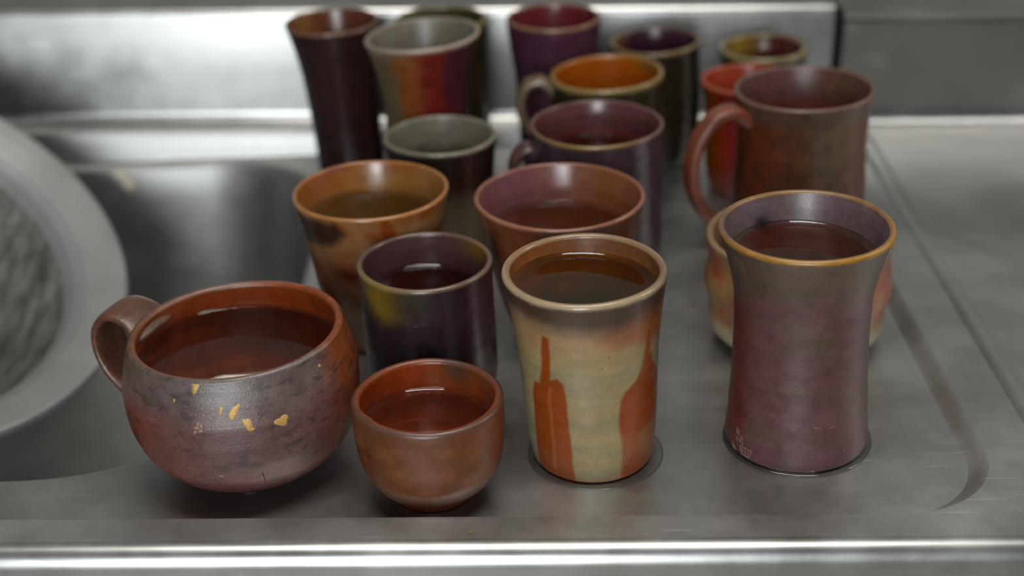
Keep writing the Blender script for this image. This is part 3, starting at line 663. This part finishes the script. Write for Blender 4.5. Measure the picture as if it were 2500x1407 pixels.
def col_r18(a, z, ins, P, H):
    n1 = fbm(P, 15, 35); c = base((150, 58, 32), len(a)); c = mixc(c, (150, 84, 38), within(a, -70, 20) * .8); c = mixc(c, (150, 52, 56), within(a, -25, 20) * .7)
    c = mixc(c, (186, 100, 80), smooth(H - 3, H - 1, z)); i = base((172, 78, 58), len(a)); m = smooth(.4, .6, ins)[:, None]; return c * (1 - m) + i * m
Pot('vermilion_cup', 'vermilion-red cup seen through the loop of a mug handle', 'cup', 0.1560, 0.904,
    [(0, 21.5), (7, 24.4), (22, 26.6), (45, 26.8), (63, 28), (78, 31)], col_r18, M_CLAY_SMOOTH, seed=20, wall=3.4, lip=3)

# ---------------- large brown mug with loop handle
def col_brown(a, z, ins, P, H):
    n1 = fbm(P, 16, 24); n2 = fbm(P, 7, 25)
    c = base((120, 66, 42), len(a)); c = mixc(c, (122, 104, 80), within(a, 14, 24) * (.5 + .5 * smooth(.35, .65, n1))); c = mixc(c, (140, 64, 38), smooth(52, 72, a) * .8); c = mixc(c, (84, 60, 44), smooth(.5, .65, n2) * .5)
    c = mixc(c, (100, 86, 72), bump_(z, H - 7, 5) * .7); c = mixc(c, (134, 104, 90), smooth(H - 2.6, H - .8, z))
    i = base((112, 74, 74), len(a)); i = mixc(i, (104, 76, 58), within(a, 130, 30)); i = mixc(i, (128, 62, 56), smooth(H - 16, H - 28, z)); m = smooth(.4, .6, ins)[:, None]; return c * (1 - m) + i * m
bmug = Pot('loop_handled_mug', 'big brown mug with a wide loop handle and flared lip', 'mug', 0.1783, 0.83,
    [(0, 32.5), (3, 36.5), (10, 40.2), (30, 40.8), (44, 40), (63, 39.3), (80, 39.9), (90, 41.2), (96, 42.4)], col_brown, M_CLAY, wall=3.2, lip=2.8, floor=12, nseg=192, npr=80, seed=21, rimtilt=0.5)
bmug.add_handle([(37, 80), (48, 88), (60, 86), (70, 75), (75, 58), (74, 42), (67, 27), (55, 16), (38, 11)], -70, 13, 7.5, (136, 78, 60))

# ------------------------------------------------------------------ small details
def fleck(pot, name, a0, z0, wmm, hmm, rot, h, mat, seed, label=None):
    rng = np.random.default_rng(seed); n = 28; ph = np.linspace(0, 2 * PI, n, endpoint=False)
    out = 1 + sum(rng.normal() * 0.20 / (k ** 0.5) * np.cos(k * ph + rng.random() * 6.3) for k in (1, 2, 3, 5))
    rows = []
    for q in (1.0, 0.97, 0.88, 0.65, 0.35, 0.02):
        dx = q * out * wmm / 2 * np.cos(ph); dz = q * out * hmm / 2 * np.sin(ph)
        x = dx * math.cos(rot) - dz * math.sin(rot); z = dx * math.sin(rot) + dz * math.cos(rot)
        zz = np.clip(z0 + z, 0.5, pot.H - 1.3); rr = float(pot.rout(np.array([z0]))[0])
        rows.append(pot.surf(a0 + np.degrees(x / rr), zz, -0.12 + h * (1 - q ** 4) ** 0.5))
    o = link(name, grid_mesh(name, np.array(rows) * 1e-3), mat, pot.root)
    if label: o['label'] = label
    return o
M_GOLD = plain('gold_lacquer', (172, 136, 74), rough=0.42, metal=0.15, var=0.25, scale=900, bump=0.2)
M_GRIT = plain('pinkish_ash_grit', (150, 116, 96), rough=0.6, var=0.4, scale=1500, bump=0.6)
for k, (a0, z0, w_, h_, r_) in enumerate([(7.6, 59.6, 3.6, 7.6, -0.6), (12.6, 53.2, 3.8, 6.6, 0.35), (28.6, 50.6, 6.6, 5.0, -0.2), (-11.0, 70.6, 3.6, 5.6, -0.3), (1.2, 60.6, 1.5, 4.8, -0.25), (14.6, 50.0, 2.2, 1.2, 0.3), (56, 66.5, 1.4, 1.5, 0), (-22.5, 63.5, 1.2, 1.4, 0)]):
    fleck(mug, 'gold_fleck', a0, z0, w_, h_, r_, 0.28, M_GOLD, 40 + k, 'raised gold lacquer spot')
for k, (da, dz) in enumerate([(0, 0), (1.6, -1.3), (-1.2, -2.0), (0.6, 1.6), (2.2, 0.8)]):
    fleck(mug, 'ash_grit', -11.0 + da, 52.0 + dz, 2.0, 1.5, 0.4 * k, 0.35, M_GRIT, 60 + k)
fleck(mug, 'ash_grit', -3.5, 25.0, 4.2, 1.8, -0.2, 0.6, plain('clay_nick', (120, 92, 90), rough=0.35, var=0.2, scale=900), 71)

def strokes(pot, name, lines, rad, mat):
    """thin raised lines laid on the outside of a pot; points in (degrees, mm)"""
    Vs, F = [], []
    for ln in lines:
        P0 = np.array(ln, float); t = np.linspace(0, len(P0) - 1, (len(P0) - 1) * 5 + 1)
        a = np.interp(t, range(len(P0)), P0[:, 0]); z = np.interp(t, range(len(P0)), P0[:, 1])
        C = pot.surf(a, z, 0.0); Nn = pot.surf(a, z, 1.0) - C; Nn /= np.linalg.norm(Nn, axis=1)[:, None]
        T = np.gradient(C, axis=0); T /= np.linalg.norm(T, axis=1)[:, None] + 1e-9; B = np.cross(T, Nn); o0 = len(Vs)
        for k in range(len(C)):
            taper = rad * (0.6 if k in (0, len(C) - 1) else 1)
            for b in range(6):
                an = b * PI / 3; Vs.append((C[k] + taper * (math.cos(an) * B[k] + 0.6 * math.sin(an) * Nn[k])) * 1e-3)
        for k in range(len(C) - 1):
            for b in range(6):
                F.append((o0 + k * 6 + b, o0 + k * 6 + (b + 1) % 6, o0 + (k + 1) * 6 + (b + 1) % 6, o0 + (k + 1) * 6 + b))
        F.append(tuple(o0 + b for b in range(6))[::-1]); F.append(tuple(o0 + (len(C) - 1) * 6 + b for b in range(6)))
    me = mesh_np(name, Vs, F); return link(name, me, mat, pot.root)
M_MARK = plain('scratched_mark', (160, 124, 114), rough=0.35, var=0.2, scale=700)
cupsign = [[(-60, 6.4), (-47, 6.6), (-49.5, 2.6), (-57.5, 2.4), (-60, 6.4)], [(-57, 5.6), (-56, 3.2)], [(-53.5, 5.8), (-53.2, 3.2)], [(-50.2, 5.8), (-50.8, 3.2)], [(-58, 2.0), (-49.5, 2.2)]]
glyphs = [[(-66, 14.5), (-65.6, 11)], [(-63.4, 13.8), (-63.2, 10.6)], [(-66, 9.6), (-64, 9.2), (-64.6, 7.4)], [(-61, 11.6), (-58.6, 11.2), (-58.4, 9)], [(-61, 10), (-60.6, 7.6)], [(-58.6, 8.4), (-57, 8.2), (-57.6, 7)], [(-71, 4.5), (-67, 2.6), (-66, 1.6)], [(-70, 3), (-68, 1.4)]]
o = strokes(purple, 'potter_mark', cupsign + glyphs, 0.16, M_MARK); o['label'] = 'small scratched potter mark of a cup and strokes'
strokes(purple, 'scratch', [[(2, 25), (6, 24.6), (9, 24.3)], [(14, 24), (20, 23.6)], [(30, 10), (31.5, 8.6)], [(44, 31), (50, 33.5)]], 0.08, M_MARK)
M_MARK2 = plain('incised_mark', (150, 92, 62), rough=0.35, var=0.2, scale=700)
o = strokes(cream, 'potter_mark', [[(17, 6.4), (20.4, 2.2)], [(17, 6.4), (24, 8.4), (32, 9.6)], [(20.4, 2.2), (27, 3.0)], [(24, 12.4), (25.5, 10.4), (24, 9.6)], [(27, 13), (28.6, 10.4)], [(31.5, 15), (31, 11.2)], [(25, 6.2), (28.5, 5.4)]], 0.2, M_MARK2)
o['label'] = 'small incised potter mark near the foot'
strokes(mug, 'scratch', [[(-34, 63), (-24, 62), (-14, 61.2)], [(2, 61.5), (20, 61), (40, 61.4)], [(48, 60), (62, 61), (76, 63)]], 0.055, plain('fine_scratch', (132, 106, 98), rough=0.4))
strokes(mug, 'hairline_crack', [[(16.2, 25), (17.0, 21.5), (17.4, 17.5)]], 0.22, plain('crack_dark', (40, 26, 26), rough=0.7))

def puddle(name, label, pot, r0, radf, h, seed):
    n = 144; A = np.linspace(0, 2 * PI, n, endpoint=False); rng = np.random.default_rng(seed)
    Ro = radf(A) + 0.35 * sum(rng.normal() / k * np.cos(k * A + rng.random() * 6) for k in range(2, 7))
    rows = []
    def row(r, z): rows.append(np.stack([r * np.sin(A), -r * np.cos(A), np.full(n, z) if np.isscalar(z) else z], -1))
    row(np.full(n, r0 - 1.2), -0.25); row(np.full(n, r0 - 1.2), h + 1.6)
    for t in np.linspace(0, 1, 26):
        r = r0 - 0.6 + (Ro - r0 + 0.6) * t
        d_in = r - (r0 - 0.2); d_out = Ro - r
        z = (h + 1.7 * np.exp(-np.maximum(d_in, 0) / 1.6)) * (1 - np.exp(-np.maximum(d_out, 0) / 0.8)) ** 0.9
        row(r, z)
    row(Ro, -0.25)
    e = link(name, grid_mesh(name, np.array(rows)[:, ::-1] * 1e-3), M_PUDDLE)
    e.location = pot.root.location; e.rotation_euler = pot.root.rotation_euler
    tag(e, label, 'puddle'); return e
puddle('water_puddle', 'thin ring of water pooled round the foot of the cream cup', cream, 28.2, lambda A: 31.8 + 2.6 * np.cos(A) * 0.7 + 2.2 * np.maximum(np.sin(A), 0), 0.5, 1)
puddle('water_puddle', 'thin ring of water pooled round the foot of the purple tumbler', purple, 33.2, lambda A: 36.0 + 0.9 * np.cos(A - 0.5), 0.6, 2)
puddle('water_puddle', 'trace of water under the round gold-flecked mug', mug, 28.2, lambda A: 30.2 + 0.6 * np.cos(A - 0.2), 0.6, 3)

# pale oval blob on the inner back wall of the sink bowl, crumb on the front rim
bm = bmesh.new(); bmesh.ops.create_icosphere(bm, subdivisions=3, radius=1.0)
for v in bm.verts:
    k = 1 + 0.18 * math.sin(4 * v.co.x + 1) * math.cos(3 * v.co.z); v.co = Vector((v.co.x * 0.0052 * k, v.co.y * 0.0012, v.co.z * 0.0105 * k))
me = bpy.data.meshes.new('pale_blob'); bm.to_mesh(me); bm.free(); me.polygons.foreach_set('use_smooth', [True] * len(me.polygons))
sp = link('pale_blob', me, plain('pale_matte', (226, 218, 200), rough=0.6)); sp.location = (-0.2855, 0.9795, -0.0205); sp.rotation_euler = (0.1, -0.55, 0)
tag(sp, 'pale oval blob on the inner back wall of the sink', 'blob')
bm = bmesh.new(); bmesh.ops.create_icosphere(bm, subdivisions=2, radius=1.0)
for v in bm.verts: v.co = Vector((v.co.x * 0.0011, v.co.y * 0.0008, v.co.z * 0.0005 * (1 + 0.4 * math.sin(7 * v.co.x))))
me = bpy.data.meshes.new('crumb'); bm.to_mesh(me); bm.free()
cr_ = link('crumb', me, plain('olive_crumb', (90, 88, 40), rough=0.7)); cr_.location = (-0.0185, 0.5075, RIM_Z + 0.0004)
tag(cr_, 'tiny olive-green crumb on the steel front rim', 'crumb')

print('sink floor', SZ, 'verts', sum(len(o.data.vertices) for o in bpy.data.objects if o.type == 'MESH'))
